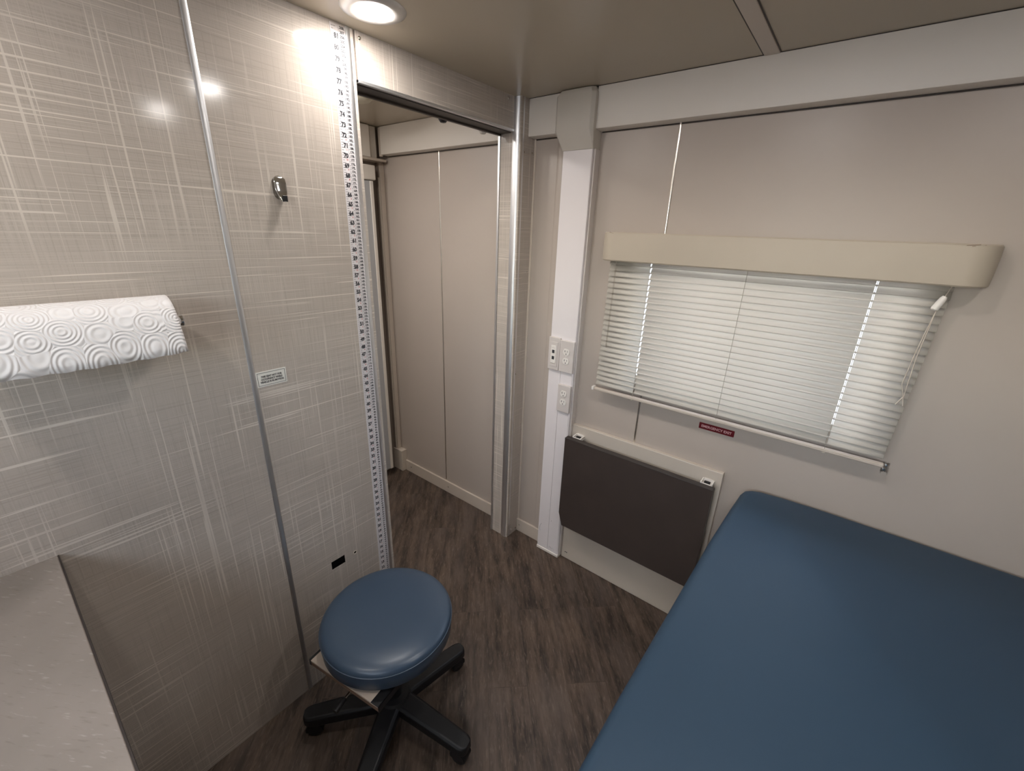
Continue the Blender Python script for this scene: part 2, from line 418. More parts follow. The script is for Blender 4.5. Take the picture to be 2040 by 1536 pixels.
# cable troughs along the top of the window wall
def trough(name, x0, x1, label):
    bm = bmesh.new()
    prism(bm, [(0, 1.9655), (-.043, 1.9668), (-.0475, 1.9685), (-.049, 1.973), (-.049, H-.002), (0, H-.002)], 'x', x0, x1)
    # prism along x expects (y, z)
    return obj(name, bm, 'trough')
tg = 'cable troughs along the ceiling edge'
tag(trough('cable_trough', SX+.001, .178, ''), 'short cream cable trough between the aluminium corner post and the angular hood', 'cable trough', tg)
tag(trough('cable_trough', .339, XR-.01, ''), 'long cream cable trough running right from the hood above the window', 'cable trough', tg)
tag(trough('cable_trough', -.952, -PT-.018, ''), 'cream cable trough high on the corridor wall seen through the doorway', 'cable trough', tg)
struct(boxobj('trough_shade_1', [(-.953, -PT-.02, -.0025, -.0002, 1.9615, 1.9652)], 'track'))  # dark strip painting the shadow below the corridor trough
struct(boxobj('trough_shade_2', [(SX+.002, .176, -.0025, -.0002, 1.9615, 1.9652)], 'track'))  # painted shadow line below the short trough
struct(boxobj('trough_shade_3', [(.345, XR-.01, -.0025, -.0002, 1.9615, 1.9652)], 'track'))  # painted shadow line below the long trough

# baseboards
bb = struct(boxobj('baseboard_back', (SX+.0005, .2065, -.012, 0, 0, .078), 'cream', None, .002))
screw(bb, (.0545, -.012, .043), '-y', r=.0045)
bb = struct(boxobj('baseboard_corridor', (-.9455, -PT-.017, -.012, 0, 0, .078), 'cream', None, .002))
for x in (-.888, -.521): screw(bb, (x, -.012, .043), '-y', r=.0045)

# ------------------------------------------------------------------ corridor end
we = struct(boxobj('wall_corridor', [(XC-.1, XC, YB, 0, 0, H)], 'wall', smooth=False))
# header box over the sliding door
boxobj('header_panel', [(XC, -.972, YB, -.062, 1.945, H-.002)], 'hood', we, .002)
boxobj('header_lip', [(XC, -.955, YB, -.012, 1.935, 1.948)], 'cream', we, .002)
boxobj('header_fascia', [(-.972, -.955, YB, -.112, 1.948, H-.003)], 'trough', we, .003)
boxobj('jamb_strip', [(-1.010, -.999, -.031, -.001, .155, 1.935)], 'cream', we, .002)
boxobj('jamb_edge', [(-1.014, -1.004, -.0375, -.0315, .155, 1.86)], 'panel', we, .001)
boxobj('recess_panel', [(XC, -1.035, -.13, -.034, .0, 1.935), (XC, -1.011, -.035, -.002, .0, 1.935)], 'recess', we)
boxobj('header_corner', [(-.970, -.951, -.049, -.036, 1.960, H-.003)], 'cream', we, .002)
for z in (1.86, 1.30, .30): screw(we, (-1.024, -.035, z), '-y', r=.0035)
dr = struct(boxobj('door_1', (-1.012, -.962, -1.05, -.1085, .055, 1.835), 'doorgrey', None, .004))
boxobj('door_stile', (-.962, -.956, -.128, -.1085, .055, 1.833), 'trough', dr, .002)
boxobj('door_hanger', (-1.012, -.956, -.170, -.088, 1.838, 1.912), 'trough', dr, .006)
t = thing('pipe_cover', 'small cream box at the foot of the corridor wall beyond the doorway', 'box cover', (-.95, 0, 0))
boxobj('cover', (-.089, .0035, -.0410, -.0005, .0, .152), 'panel', t, .002)
boxobj('top', (-.089, .0045, -.0420, -.0005, .152, .1555), 'cream', t, .001)

# ------------------------------------------------------------------ window, blind, valance
wf = bmesh.new()
def rrect(x0, x1, z0, z1, r, k=8):
    return arc(x1-r, z1-r, r, 0, 90, k) + arc(x0+r, z1-r, r, 90, 180, k) + arc(x0+r, z0+r, r, 180, 270, k) + arc(x1-r, z0+r, r, 270, 360, k)
def ring(bm, inner, outer, y0, y1):
    n_ = len(inner); L = []
    for pts, y in ((inner, y0), (outer, y0), (outer, y1), (inner, y1)): L.append([bm.verts.new((p[0], y, p[1])) for p in pts])
    for a in range(4):
        A = L[a]; B = L[(a+1) % 4]
        for i in range(n_):
            j = (i+1) % n_; bm.faces.new((A[i], A[j], B[j], B[i]))
ring(wf, rrect(WX0+.022, WX1-.022, WZ0+.022, WZ1-.022, .05), rrect(WX0-.0, WX1+.0, WZ0-.0, WZ1+.0, .002), .008, .046)
win = struct(obj('window_1', wf, 'trough'))
boxobj('glass_pane', (WX0+.02, WX1-.02, .026, .030, WZ0+.02, WZ1-.02), 'glass', win)
boxobj('mullion', (.985, 1.005, .018, .036, WZ0+.02, WZ1-.02), 'black', win, .002)

# blind: BX0..BX1, tilted almost closed
BX0, BX1 = .4545, 1.4225
bl = thing('window_blind', 'cream horizontal mini blind, closed, hanging below the padded valance', 'blind', (.9385, 0, .98))
ox, oz = .9385, .98
bm = bmesh.new(); NS = 24; z_top = 1.5085; pitch = .02155
HOLES = (.6175, .9390, 1.2675)
hw = .0026
xs = [BX0]
for h in HOLES: xs += [h-hw, h+hw]
xs.append(BX1)
for i in range(NS):
    zc = z_top - i*pitch
    # profile from the top (window side) to the bottom (room side), convex to the room
    pr = []
    for k in range(7):
        t_ = k/6
        yy = -.031 - .0150*t_ - .0030*math.sin(PI*t_)
        zz = zc + .0114 - .0232*t_
        pr.append((yy, zz))
    dx = .0008*math.sin(i*1.7) - .0003*i; x_l = BX0 + dx; x_r = BX1 + dx*.6 - .0004*i
    cols = [x_l] + xs[1:-1] + [x_r]
    grid = [[bm.verts.new((x-ox, p[0], p[1]-oz)) for p in pr] for x in cols]
    for c0 in range(len(cols)-1):
        hole = c0 in (1, 5)
        for k in range(6):
            if hole and k in (1, 2, 3, 4): continue
            bm.faces.new((grid[c0][k], grid[c0+1][k], grid[c0+1][k+1], grid[c0][k+1]))
bmesh.ops.recalc_face_normals(bm, faces=bm.faces)
sl = obj('slats', bm, 'slat', bl)
md = sl.modifiers.new('solid', 'SOLIDIFY'); md.thickness = .0005
boxobj('head_rail', (BX0-ox, BX1-ox, -.055, -.025, 1.527-oz, 1.552-oz), 'trough', bl, .002)
boxobj('bottom_rail', (BX0-.012-ox, BX1-.006-ox, -.052, -.034, .9745-oz, .9865-oz), 'cream', bl, .003)
boxobj('rail_cap', (BX0-.021-ox, BX0-.010-ox, -.054, -.032, .973-oz, .989-oz), 'socket', bl, .002)
for h in HOLES:
    bm = bmesh.new()
    for sy in (-.0490,):
        rod(bm, (h-ox, sy, .976-oz), (h-ox, sy, 1.53-oz), .0008, 6)
    for i in range(NS):
        z = z_top - i*pitch - .010 - oz
        rod(bm, (h-ox, -.0490, z), (h-ox, -.040, z+.002), .0005, 5)
    rod(bm, (h-.004-ox, -.0525, .972-oz), (h+.004-ox, -.0525, .974-oz), .0022, 8)
    obj('ladder_cord', bm, 'cord', bl)
# clear tilt wand on the left, pull cord with tassel on the right
bm = bmesh.new(); rod(bm, (.487-ox, -.058, 1.515-oz), (.481-ox, -.056, 1.17-oz), .0032, 6); obj('tilt_wand', bm, 'acrylic', bl)
bm = bmesh.new()
P = [(1.418, -.066, 1.53), (1.4075, -.066, 1.482), (1.402, -.066, 1.452), (1.398, -.062, 1.32), (1.402, -.06, 1.20)]
for a, b_ in zip(P, P[1:]): rod(bm, (a[0]-ox, a[1], a[2]-oz), (b_[0]-ox, b_[1], b_[2]-oz), .0011, 6)
P = [(1.402, -.066, 1.452), (1.393, -.062, 1.34), (1.389, -.060, 1.24), (1.402, -.060, 1.20)]
for a, b_ in zip(P, P[1:]): rod(bm, (a[0]-ox, a[1], a[2]-oz), (b_[0]-ox, b_[1], b_[2]-oz), .0011, 6)
for dx in (-.010, .006): rod(bm, (1.401-ox, -.060, 1.203-oz), (1.401+dx-ox, -.060, 1.178-oz), .0016, 6)
pc = obj('pull_cord', bm, 'panel', bl)
bm = bmesh.new(); q = Matrix.Translation((1.4085-ox, -.068, 1.486-oz)) @ Vector((-.35, 0, -1)).to_track_quat('Z', 'Y').to_matrix().to_4x4()
lathe(bm, [(0, 0), (.005, 0), (.0075, .006), (.0085, .022), (.0085, .036), (.006, .039), (0, .039)], 16, mat=q)
obj('tassel', bm, 'socket', pc)

# padded valance, open below
vx0, vx1, vf, vr, vth = .424, 1.481, -.100, .062, .014
va = thing('window_valance', 'cream vinyl padded valance with rounded ends above the blind', 'valance', (.9525, 0, 1.513))
def ushape(off):
    r = vr - off
    return [(vx0+off, 0)] + arc(vx0+vr, vf+vr, r, 180, 270, 12) + arc(vx1-vr, vf+vr, r, 270, 360, 12) + [(vx1-off, 0)]
outer = ushape(0); inner = ushape(vth)
bm = bmesh.new()
def T(p, z): return (p[0]-.9525, p[1], z)
lv = [(outer, .004, 0), (outer, .100, 1), (inner, .100, 2), (inner, .004, 3)]
def inset(pts, d):
    return ushape(d)
prof = [(.0035, .0), (.0, .004), (-.0012, .03), (-.0012, .07), (.0, .098), (.0035, .1022), (vth, .1022), (vth, 0)]
L = []
for off, z in prof: L.append([bm.verts.new(T(p, z)) for p in ushape(off)])
for a in range(len(L)):
    A = L[a]; B = L[(a+1) % len(L)]
    for i in range(len(A)-1): bm.faces.new((A[i], A[i+1], B[i+1], B[i]))
obj('padded_front', bm, 'valance', va)
bm = bmesh.new(); prism(bm, [(p[0]-.9525, p[1]) for p in ushape(.004)], 'z', .092, .100)
obj('top_board', bm, 'valance', va)
SEAM = (((.4585, -.080, 1.6152), (.474, -.092, 1.6140)), ((.4620, -.0930, 1.6145), (.480, -.1000, 1.610)), ((1.408, -.1015, 1.611), (1.432, -.098, 1.6135)), ((1.418, -.101, 1.609), (1.442, -.094, 1.6125)))
for q in (SEAM[:2], SEAM[2:]):
    bm = bmesh.new()
    for q in q:
        rod(bm, (q[0][0]-.9525, q[0][1], q[0][2]-1.513), (q[1][0]-.9525, q[1][1], q[1][2]-1.513), .0006, 6)
    obj('corner_seam', bm, 'woodedge', va)

# clear hold-down bracket
t = thing('hold_down_bracket', 'small clear plastic bracket with two screws at the blind\'s lower right corner', 'bracket', (1.4265, 0, .957))
bm = bmesh.new(); box(bm, -.009, .009, -.0025, 0, -.014, .020); box(bm, -.009, -.0065, -.016, -.0025, -.016, .006); box(bm, .0065, .009, -.016, -.0025, -.016, .006)
obj('clip', bm, 'acrylic', t, .001)
for dz, dx in ((.011, .001), (-.004, -.002)):
    q = Matrix.Translation((dx, -.0025, dz)) @ Matrix.Rotation(PI/2, 4, 'X')
    bm = bmesh.new(); lathe(bm, [(0, 0), (.0045, 0), (.0045, .001), (.003, .0028), (0, .0032)], 14, mat=q); obj('screw', bm, 'chrome', t)

# emergency exit label
t = thing('exit_label', 'red EMERGENCY EXIT label on the wall below the blind', 'label', (.94, 0, .9285))
bm = bmesh.new(); prism(bm, rrect(-.0625, .0625, -.0125, .0125, .002, 3), 'y', -.0008, 0); obj('backing', bm, 'signred', t)
bm = bmesh.new(); text(bm, 'EMERGENCY EXIT', .0098, lambda u, v: (u, -.0012, v-.0049), 'c', 1.0, .025)
k_ = [v.co.x for v in bm.verts]; sc = .107/(max(k_)-min(k_))
for v in bm.verts: v.co.x *= sc
obj('lettering', bm, 'signpink', t)

# ------------------------------------------------------------------ cable raceway with outlets
rw = thing('cable_raceway', 'tall white cable raceway rising from floor to the angular ceiling hood', 'raceway', (.271, 0, 0))
X = lambda x: x - .271
bm = bmesh.new()
box(bm, X(.2065), X(.3355), -.048, -.0, 1.15, 1.912)
obj('upper_cover', bm, 'raceway', rw, .0025)
bm = bmesh.new()
prism(bm, [(X(.2065), 0), (X(.2065), -.046), (X(.2075), -.0485), (X(.2690), -.0485), (X(.2700), -.0475), (X(.2700), 0)], 'z', .018, 1.15); obj('lower_cover', bm, 'raceway', rw)
bm = bmesh.new()
prism(bm, [(X(.2712), 0), (X(.2712), -.0475), (X(.2722), -.0485), (X(.3300), -.0485), (X(.3355), -.0445), (X(.3355), 0)], 'z', .018, 1.15); obj('lower_cover', bm, 'raceway', rw)
boxobj('side_channel', (X(.3357), X(.3425), -.036, 0, .02, 1.905), 'plate', rw, .0015)
boxobj('end_cap', (X(.2040), X(.3385), -.0515, 0, 0, .019), 'socket', rw, .004)
# angular hood: box with chamfers that tapers down onto the raceway
def loft(bm, secs):
    R = [[bm.verts.new(p) for p in s] for s in secs]
    bm.faces.new(R[0][::-1]); bm.faces.new(R[-1])
    for A, B in zip(R, R[1:]):
        for i in range(len(A)):
            j = (i+1) % len(A); bm.faces.new((A[i], A[j], B[j], B[i]))
def hsec(x0, x1, yf, z, ch):
    return [(X(x0), 0, z), (X(x0), yf+ch, z), (X(x0+ch), yf, z), (X(x1-ch), yf, z), (X(x1), yf+ch, z), (X(x1), 0, z)]
bm = bmesh.new()
loft(bm, [hsec(.2045, .3385, -.0515, 1.9035, .002), hsec(.176, .3415, -.078, 1.967, .012), hsec(.176, .3415, -.078, 2.082, .012), hsec(.186, .333, -.068, 2.0995, .012)])
obj('hood', bm, 'hood', rw, .0015, 2)
# data plate and outlet plates
def duplex(parent, cx, cz, yf):
    for dz in (.0205, -.0205):
        bm = bmesh.new(); n_ = 20; pts = []
        for i in range(40):
            a = 2*PI*i/40; x = .0168*math.cos(a); z = .0168*math.sin(a); z = max(-.0138, min(.0138, z)); pts.append((cx+x, cz+dz+z))
        prism(bm, pts, 'y', yf-.0022, yf)
        r = obj('receptacle', bm, 'socket', parent, .0006)
        boxobj('slot', [(cx-.0072, cx-.0052, yf-.0025, yf-.0020, cz+dz-.001, cz+dz+.008), (cx-.0092, cx-.0052, yf-.0025, yf-.0020, cz+dz+.0025, cz+dz+.0045),
                        (cx+.0050, cx+.0068, yf-.0025, yf-.0020, cz+dz-.0005, cz+dz+.0075)], 'ink', r, smooth=False)
        bm = bmesh.new(); lathe(bm, [(0, 0), (.0026, 0)], 12, mat=Matrix.Translation((cx, yf-.0024, cz+dz-.0082)) @ Matrix.Rotation(PI/2, 4, 'X')); obj('ground_hole', bm, 'ink', r)
    screw(parent, (cx, yf, cz), '-y', 'socket', .0025)
YF = -.060
p1 = boxobj('outlet_plate', (X(.2648), X(.3360), YF, -.046, 1.020, 1.1640), 'plate', rw, .0025)
duplex(p1, X(.3000), 1.094, YF)
p2 = boxobj('data_plate', (X(.2060), X(.2638), YF, -.046, 1.020, 1.1700), 'plate', rw, .0025)
boxobj('inner_frame', (X(.2145), X(.2560), YF-.0022, YF, 1.0365, 1.1500), 'plate', p2, .0015)
boxobj('jack_insert', (X(.2215), X(.2485), YF-.0050, YF-.0021, 1.0520, 1.1340), 'socket', p2, .0015)
boxobj('jack', (X(.2290), X(.2415), YF-.0054, YF-.0048, 1.0990, 1.1140), 'ink', p2); boxobj('jack', (X(.2290), X(.2415), YF-.0054, YF-.0048, 1.0700, 1.0850), 'ink', p2)
boxobj('clip', (X(.2270), X(.2440), YF-.0052, YF-.0048, 1.1210, 1.1240), 'plate', p2)
p3 = boxobj('outlet_plate', (X(.2700), X(.3360), YF, -.046, .8290, .9600), 'plate', rw, .0025)
duplex(p3, X(.3020), .899, YF)
# scuffs
bm = bmesh.new()
P = arc(.262, .135, .046, 205, 140, 10)
for a, b_ in zip(P, P[1:]): rod(bm, (X(a[0]), -.0486, a[1]), (X(b_[0]), -.0486, b_[1]), .0009, 6)
SG = plain('scuff_grey', (.42, .40, .42), .6, var=.0); obj('scuff_mark', bm, SG, rw); bm = bmesh.new()
rod(bm, (X(.283), -.0486, .205), (X(.285), -.0486, .210), .0013, 6)
obj('scuff_mark', bm, SG, rw); bm = bmesh.new()
for i in range(9): rod(bm, (X(.276+.004*i), -.0486, .036+.003*((i*7) % 5)), (X(.279+.004*i), -.0486, .037+.003*((i*5) % 4)), .0006, 5)
obj('scuff_mark', bm, SG, rw)

# ------------------------------------------------------------------ fold-down table
ft = thing('fold_down_table', 'folded wall table with dark brown drop leaf on a cream backing panel', 'table', (.67, 0, 0))
X = lambda x: x - .67
bp_ = boxobj('backing_panel', (X(.3430), X(1.0010), -.022, 0, .002, .7680), 'panel', ft, .0022)
for x in (.3660, .3745): screw(bp_, (X(x), -.022, .040), '-y', 'ink', .0028)
lf = bmesh.new()
prism(lf, [(X(.3440), .722), (X(.3440), .315), (X(.3640), .247), (X(.9740), .247), (X(.9880), .315), (X(.9880), .722)], 'y', -.088, -.060)
leaf = obj('drop_leaf', lf, 'brown', ft, .002)
boxobj('edge_band', [(X(.3438), X(.9882), -.0888, -.0594, .7195, .7228)], 'brown_edge', leaf, .001)
# folding supports behind the leaf
for x in (.385, .955):
    br_ = boxobj('support_bracket', [(X(x-.010), X(x+.010), -.060, -.050, .29, .71), (X(x-.012), X(x+.012), -.050, -.022, .655, .715)], 'black', ft, .002)
boxobj('support_rail', [(X(.972), X(.984), -.058, -.0225, .27, .700)], 'black', ft, .002)
for x in (.3900, .9560):
    ln = boxobj('latch', [(X(x-.022), X(x+.022), -.060, -.022, .7135, .7180), (X(x-.022), X(x-.0165), -.060, -.022, .7180, .7290), (X(x-.0165), X(x+.0165), -.028, -.022, .7180, .7310), (X(x-.0165), X(x+.0165), -.060, -.054, .7180, .7245), (X(x+.0165), X(x+.022), -.060, -.022, .7180, .7290)], 'socket', ft, .0008)
    boxobj('latch_block', (X(x-.0110), X(x+.0110), -.050, -.036, .7182, .7262), 'black', ln, .001)

# ------------------------------------------------------------------ exam table
et = thing('exam_table', 'built-in exam table with dark blue vinyl cushion beside the window wall', 'exam table', (1.5, -.76, 0))
def cush(off):
    out = [(1.0385+off, -1.53+off), (2.02-off, -1.53+off), (2.02-off, -.004-off)]
    out += [(1.60, -.004-off), (1.30, -.006-off), (1.20, -.012-off), (1.13, -.022-off)]
    out += [(1.098+off*.4, -.034-off), (1.080+off*.8, -.050-off*.8), (1.0735+off, -.075-off*.4)]
    out += [(1.066+off, -.20), (1.056+off, -.42), (1.0475+off, -.78), (1.0415+off, -1.02)]
    return [(a-1.5, b_+.76) for a, b_ in out]
bm = bmesh.new(); prof = [(.012, .664), (.003, .668), (.0, .680), (.0, .722), (.0025, .738), (.008, .749), (.018, .7565), (.030, .7600)]
L = [[bm.verts.new((p[0], p[1], z)) for p in cush(o_)] for o_, z in prof]
for A, B in zip(L, L[1:]):
    for i in range(len(A)):
        j = (i+1) % len(A); bm.faces.new((A[i], A[j], B[j], B[i]))
bm.faces.new(L[0][::-1]); bm.faces.new(L[-1])
obj('cushion', bm, 'vinyl_bed', et)
boxobj('base_cabinet', (1.12-1.5, 2.0-1.5, -1.45+.76, -.02+.76, .08, .664), 'cabinet', et, .004)
boxobj('toe_kick', (1.16-1.5, 1.98-1.5, -1.40+.76, -.03+.76, 0, .08), 'black', et)
for y0, y1 in ((-1.43, -.99), (-.97, -.53), (-.51, -.05)):
    d = boxobj('door', (1.104-1.5, 1.12-1.5, y0+.76, y1+.76, .11, .64), 'cabinet', et, .003)
    boxobj('handle', (1.086-1.5, 1.094-1.5, y1-.16+.76, y1-.05+.76, .60, .61), 'chrome', d, .002)

# ------------------------------------------------------------------ counter
ct = thing('counter', 'grey beige laminate counter at lower left under the paper towels', 'counter', (.31, -2.0, 0))
cw = bmesh.new(); box(cw, .0005-.31, .625-.31, YB+.002+2.0, -1.6475+2.0, .885, .9147)
ctop = obj('countertop', cw, 'counter', ct, .002)
boxobj('edge_band', (.0008-.31, .6246-.31, -1.6477+2.0, -1.6450+2.0, .8855, .9140), 'brown_edge', ctop)
boxobj('cabinet_body', (.001-.31, .58-.31, YB+.004+2.0, -1.665+2.0, .09, .885), 'cabinet', ct, .002)
boxobj('toe_kick', (.001-.31, .54-.31, YB+.01+2.0, -1.68+2.0, 0, .09), 'black', ct)
d = boxobj('door', (.58-.31, .597-.31, YB+.03+2.0, -1.68+2.0, .11, .87), 'cabinet', ct, .003)
boxobj('handle', (.600-.31, .61-.31, -1.78+2.0, -1.70+2.0, .80, .81), 'chrome', d, .002)

# ------------------------------------------------------------------ paper towel
TX, TZ, TR = .072, 1.3985, .0555
th = thing('paper_towel_holder', 'chrome wall-mounted paper towel bar carrying the white roll', 'towel holder', (0, -1.505, TZ))
bm = bmesh.new(); rod(bm, (TX, -.148, 0), (TX, .150, 0), .007, 16); bar = obj('bar', bm, 'chrome', th)
for y in (-.160, .1475):
    q = Matrix.Translation((TX, y, 0)) @ Matrix.Rotation(-PI/2, 4, 'X')
    bm = bmesh.new(); lathe(bm, [(0, 0), (.011, .001), (.0135, .006), (.0135, .010), (.011, .0125), (0, .013)], 24, mat=q); obj('end_cap', bm, 'chrome', th)
    boxobj('arm', (.0, TX+.002, y+.003, y+.0085, -.010, .010), 'chrome', th, .002)
    boxobj('wall_plate', (.0, .004, y-.008, y+.018, -.028, .028), 'chrome', th, .002)
tr = thing('paper_towel_roll', 'white embossed paper towel roll hanging on the patterned wall above the counter', 'paper towel roll', (TX, -1.505, TZ))
bm = bmesh.new(); q = Matrix.Rotation(-PI/2, 4, 'X')
# roll + outer sheet: spiral section extruded along y
R1 = TR
ys = [-.1375 + .275*i/40 for i in range(41)]
sec = [(R1*math.cos(math.radians(a)), R1*math.sin(math.radians(a))) for a in range(0, 360, 6)]
ri = .019
inn = [(ri*math.cos(math.radians(a)), ri*math.sin(math.radians(a))) for a in range(0, 360, 6)]
A = [[bm.verts.new((p[0], y, p[1])) for p in sec] for y in ys]
for a in range(40):
    for i in range(60):
        j = (i+1) % 60; bm.faces.new((A[a][i], A[a][j], A[a+1][j], A[a+1][i]))
for e in (0, 40):
    I = [bm.verts.new((p[0], ys[e], p[1])) for p in inn]; J = [bm.verts.new((p[0], ys[e]+(.01 if e == 0 else -.01), p[1])) for p in inn]
    for i in range(60):
        j = (i+1) % 60; bm.faces.new((A[e][i], A[e][j], I[j], I[i])); bm.faces.new((I[i], I[j], J[j], J[i]))
obj('roll', bm, 'paper', tr)
bm = bmesh.new()   # loose sheet: comes over the top and hangs in front
path = [((R1+.0012)*math.cos(math.radians(a)), (R1+.0012)*math.sin(math.radians(a))) for a in range(120, 14, -6)]
path += [(R1+.0030, -.004+.010), (R1+.0055, -.008), (R1+.0085, -.024), (R1+.0105, -.040), (R1+.0115, -.055)]
ys2 = [-.1385 + .277*i/48 for i in range(49)]
G = []
for k, p in enumerate(path):
    row = []
    for i, y in enumerate(ys2):
        e = max(0, (k-18)/5); sag = -.0012*math.sin(i*.9)*e - .0035*e*math.sin(PI*i/48)
        row.append(bm.verts.new((p[0] + .0015*e*math.sin(i*.35), y + .0025*e*(i/48), p[1] + sag)))
    G.append(row)
for a, b_ in zip(G, G[1:]):
    for i in range(48): bm.faces.new((a[i], a[i+1], b_[i+1], b_[i]))
sh = obj('loose_sheet', bm, 'paper', tr); md = sh.modifiers.new('s', 'SOLIDIFY'); md.thickness = .0006
bm = bmesh.new(); lathe(bm, [(.0192, -.137), (.0205, -.137), (.0205, .137), (.0192, .137), (.0192, -.137)], 30, mat=q); obj('cardboard_core', bm, 'woodedge', tr)

# ------------------------------------------------------------------ adhesive hook
hk = thing('adhesive_hook', 'small chrome adhesive hook high on the patterned wall', 'hook', (0, -1.0605, 1.690))
def yz(pts): return pts
bm = bmesh.new(); prism(bm, arc(.0, .012, .0175, 0, 180, 14) + arc(0, -.010, .0175, 180, 360, 14), 'x', 0, .002); obj('base_plate', bm, 'acrylic', hk)
bm = bmesh.new()
secs = []
for z, wd, x0, x1 in ((.0265, .010, .002, .005), (.023, .0142, .002, .007), (.010, .0150, .002, .0095), (-.004, .0148, .002, .0105), (-.016, .0110, .004, .014), (-.026, .0080, .010, .020), (-.032, .0070, .015, .024)):
    secs.append([(x0, -wd, z), (x1-.0015, -wd, z), (x1, -wd*.5, z), (x1, wd*.5, z), (x1-.0015, wd, z), (x0, wd, z)])
loft(bm, secs); obj('hook_body', bm, 'chrome', hk, .0012)
bm = bmesh.new(); box(bm, .020, .0235, -.0065, .0065, -.032, -.017); obj('hook_tip', bm, 'black', hk, .001)

# warning sign
sg = thing('warning_sign', 'small white sign THIS SEAT NOT FOR OCCUPANCY WHILE VEHICLE IS IN MOTION', 'sign', (0, -1.156, 1.200))
boxobj('plate', (0, .0010, -.0405, .0405, -.0218, .0218), 'signwhite', sg)
a, b_, e = .0370, .0183, .0009
boxobj('border', [(.0010, .0013, -a, a, b_-e, b_), (.0010, .0013, -a, a, -b_, -b_+e), (.0010, .0013, -a, -a+e, -b_, b_), (.0010, .0013, a-e, a, -b_, b_)], 'ink', sg, smooth=False)
bm = bmesh.new()
for i, s_ in enumerate(('THIS SEAT NOT FOR', 'OCCUPANCY WHILE', 'VEHICLE IS IN MOTION')):
    text(bm, s_, .0050, lambda u, v, i=i: (.0014, u, .0045 - .0079*i + v), 'c', .84, .045)
obj('lettering', bm, 'ink', sg)

# ------------------------------------------------------------------ height chart tape
ZT = .0084
tp = thing('height_chart_tape', 'white adhesive measuring tape running up the patterned wall beside the doorway', 'measuring tape', (0, -.853, 0))
def Y(y): return y + .853
TY0, TY1 = -.8752, -.8305
boxobj('backing', (0, .0008, Y(TY0), Y(TY1), .012, H-.004), 'tapewhite', tp, smooth=False)
bm = bmesh.new(); xk = .0011
def tick(y0, y1, z, t_=.0007):
    vs = [bm.verts.new((xk, Y(y0), z-t_/2)), bm.verts.new((xk, Y(y1), z-t_/2)), bm.verts.new((xk, Y(y1), z+t_/2)), bm.verts.new((xk, Y(y0), z+t_/2))]
    bm.faces.new(vs)
for i in range(1, 83*4):
    z = ZT + i*.0254/4
    if z > H-.01: break
    L_ = .0125 if i % 4 == 0 else (.0085 if i % 2 == 0 else .0060)
    tick(TY0+.0022, TY0+.0022+L_, z, .0010 if i % 4 == 0 else .0008)
for c_i in range(2, 210):
    z = ZT + c_i*.01
    if z > H-.01: break
    tick(-.8515, -.8485, z, .0008)
    s_ = '%d.' % c_i
    text(bm, s_, .0062, lambda u, v, z=z: (xk, Y(-.8345)+u, z+.0008+v), 'r', .92, .05)
for i in range(1, 83):
    z = ZT + i*.0254
    if z > H-.02: break
    text(bm, str(i), .0108, lambda u, v, z=z: (xk, Y(-.8545)+u, z+.0006+v), 'r', .88, .06)
vs = [bm.verts.new((xk, Y(-.8525), .02)), bm.verts.new((xk, Y(-.8520), .02)), bm.verts.new((xk, Y(-.8520), H-.01)), bm.verts.new((xk, Y(-.8525), H-.01))]; bm.faces.new(vs)
vs = [bm.verts.new((xk, Y(-.8320), .012)), bm.verts.new((xk, Y(-.8316), .012)), bm.verts.new((xk, Y(-.8316), H-.01)), bm.verts.new((xk, Y(-.8320), H-.01))]; bm.faces.new(vs)
obj('black_scale', bm, 'ink', tp, smooth=False)
bm = bmesh.new()
for i in range(1, 83):
    z = ZT + i*.0254
    if z > H-.02: break
    text(bm, str(i % 12) if i % 12 else str(i//12), .0052, lambda u, v, z=z: (xk, Y(-.8560)+u, z-.0072+v), 'r', .9, .02)
obj('red_numerals', bm, 'inkred', tp, smooth=False)
boxobj('tape_end', (.0008, .0022, Y(-.874), Y(-.8300), H-.020, H-.0045), 'acrylic', tp)

# ------------------------------------------------------------------ ceiling lights and detector
def downlight(x, y, label, g='recessed ceiling lights'):
    t = thing('ceiling_light', label, 'ceiling light', (x, y, H), 0, g)
    bm = bmesh.new(); lathe(bm, [(.0445, -.0020), (.0465, -.0062), (.050, -.0078), (.060, -.0075), (.068, -.0065), (.0765, -.0030), (.079, 0)], 64)
    obj('trim_ring', bm, 'ringmetal', t)
    bm = bmesh.new(); lathe(bm, [(0, -.0120), (.016, -.0118), (.030, -.0110), (.039, -.0094), (.0435, -.0072), (.0445, -.0020)], 48)
    obj('lens', bm, 'lens', t)
    return t
downlight(.142, -.842, 'lit round ceiling light beside the top of the height tape')
downlight(.968, -.833, 'lit round ceiling light above the exam table side, its glint on the wall strip')
downlight(1.60, -.833, 'lit round ceiling light farthest right of the row')
downlight(.34, -1.78, 'added fill ceiling light over the counter, out of view')  # unseen lamp put in to lift the left wall
downlight(-.44, -.66, 'lit round ceiling light in the corridor behind the partition edge')
downlight(-.44, -1.12, 'added fill ceiling light in the middle of the hidden corridor stretch')  # unseen lamp put in to brighten the corridor
downlight(-.80, -.75, 'added fill ceiling light near the corridor sliding door, out of view')  # extra hidden lamp, added because the corridor wall came out too dark
downlight(-.50, -1.65, 'added fill ceiling light farther down the corridor, out of view')  # further invented lamp, raises the corridor's overall light
t = thing('smoke_detector', 'round cream disc on the corridor ceiling just beyond the doorway', 'smoke detector', (-.535, -.445, H))
bm = bmesh.new(); lathe(bm, [(0, -.026), (.030, -.025), (.046, -.020), (.054, -.012), (.058, 0)], 48); obj('cover', bm, 'detector', t)
bm = bmesh.new(); lathe(bm, [(.060, -.006), (.066, -.005), (.068, 0)], 48); obj('base_ring', bm, 'detector', t)

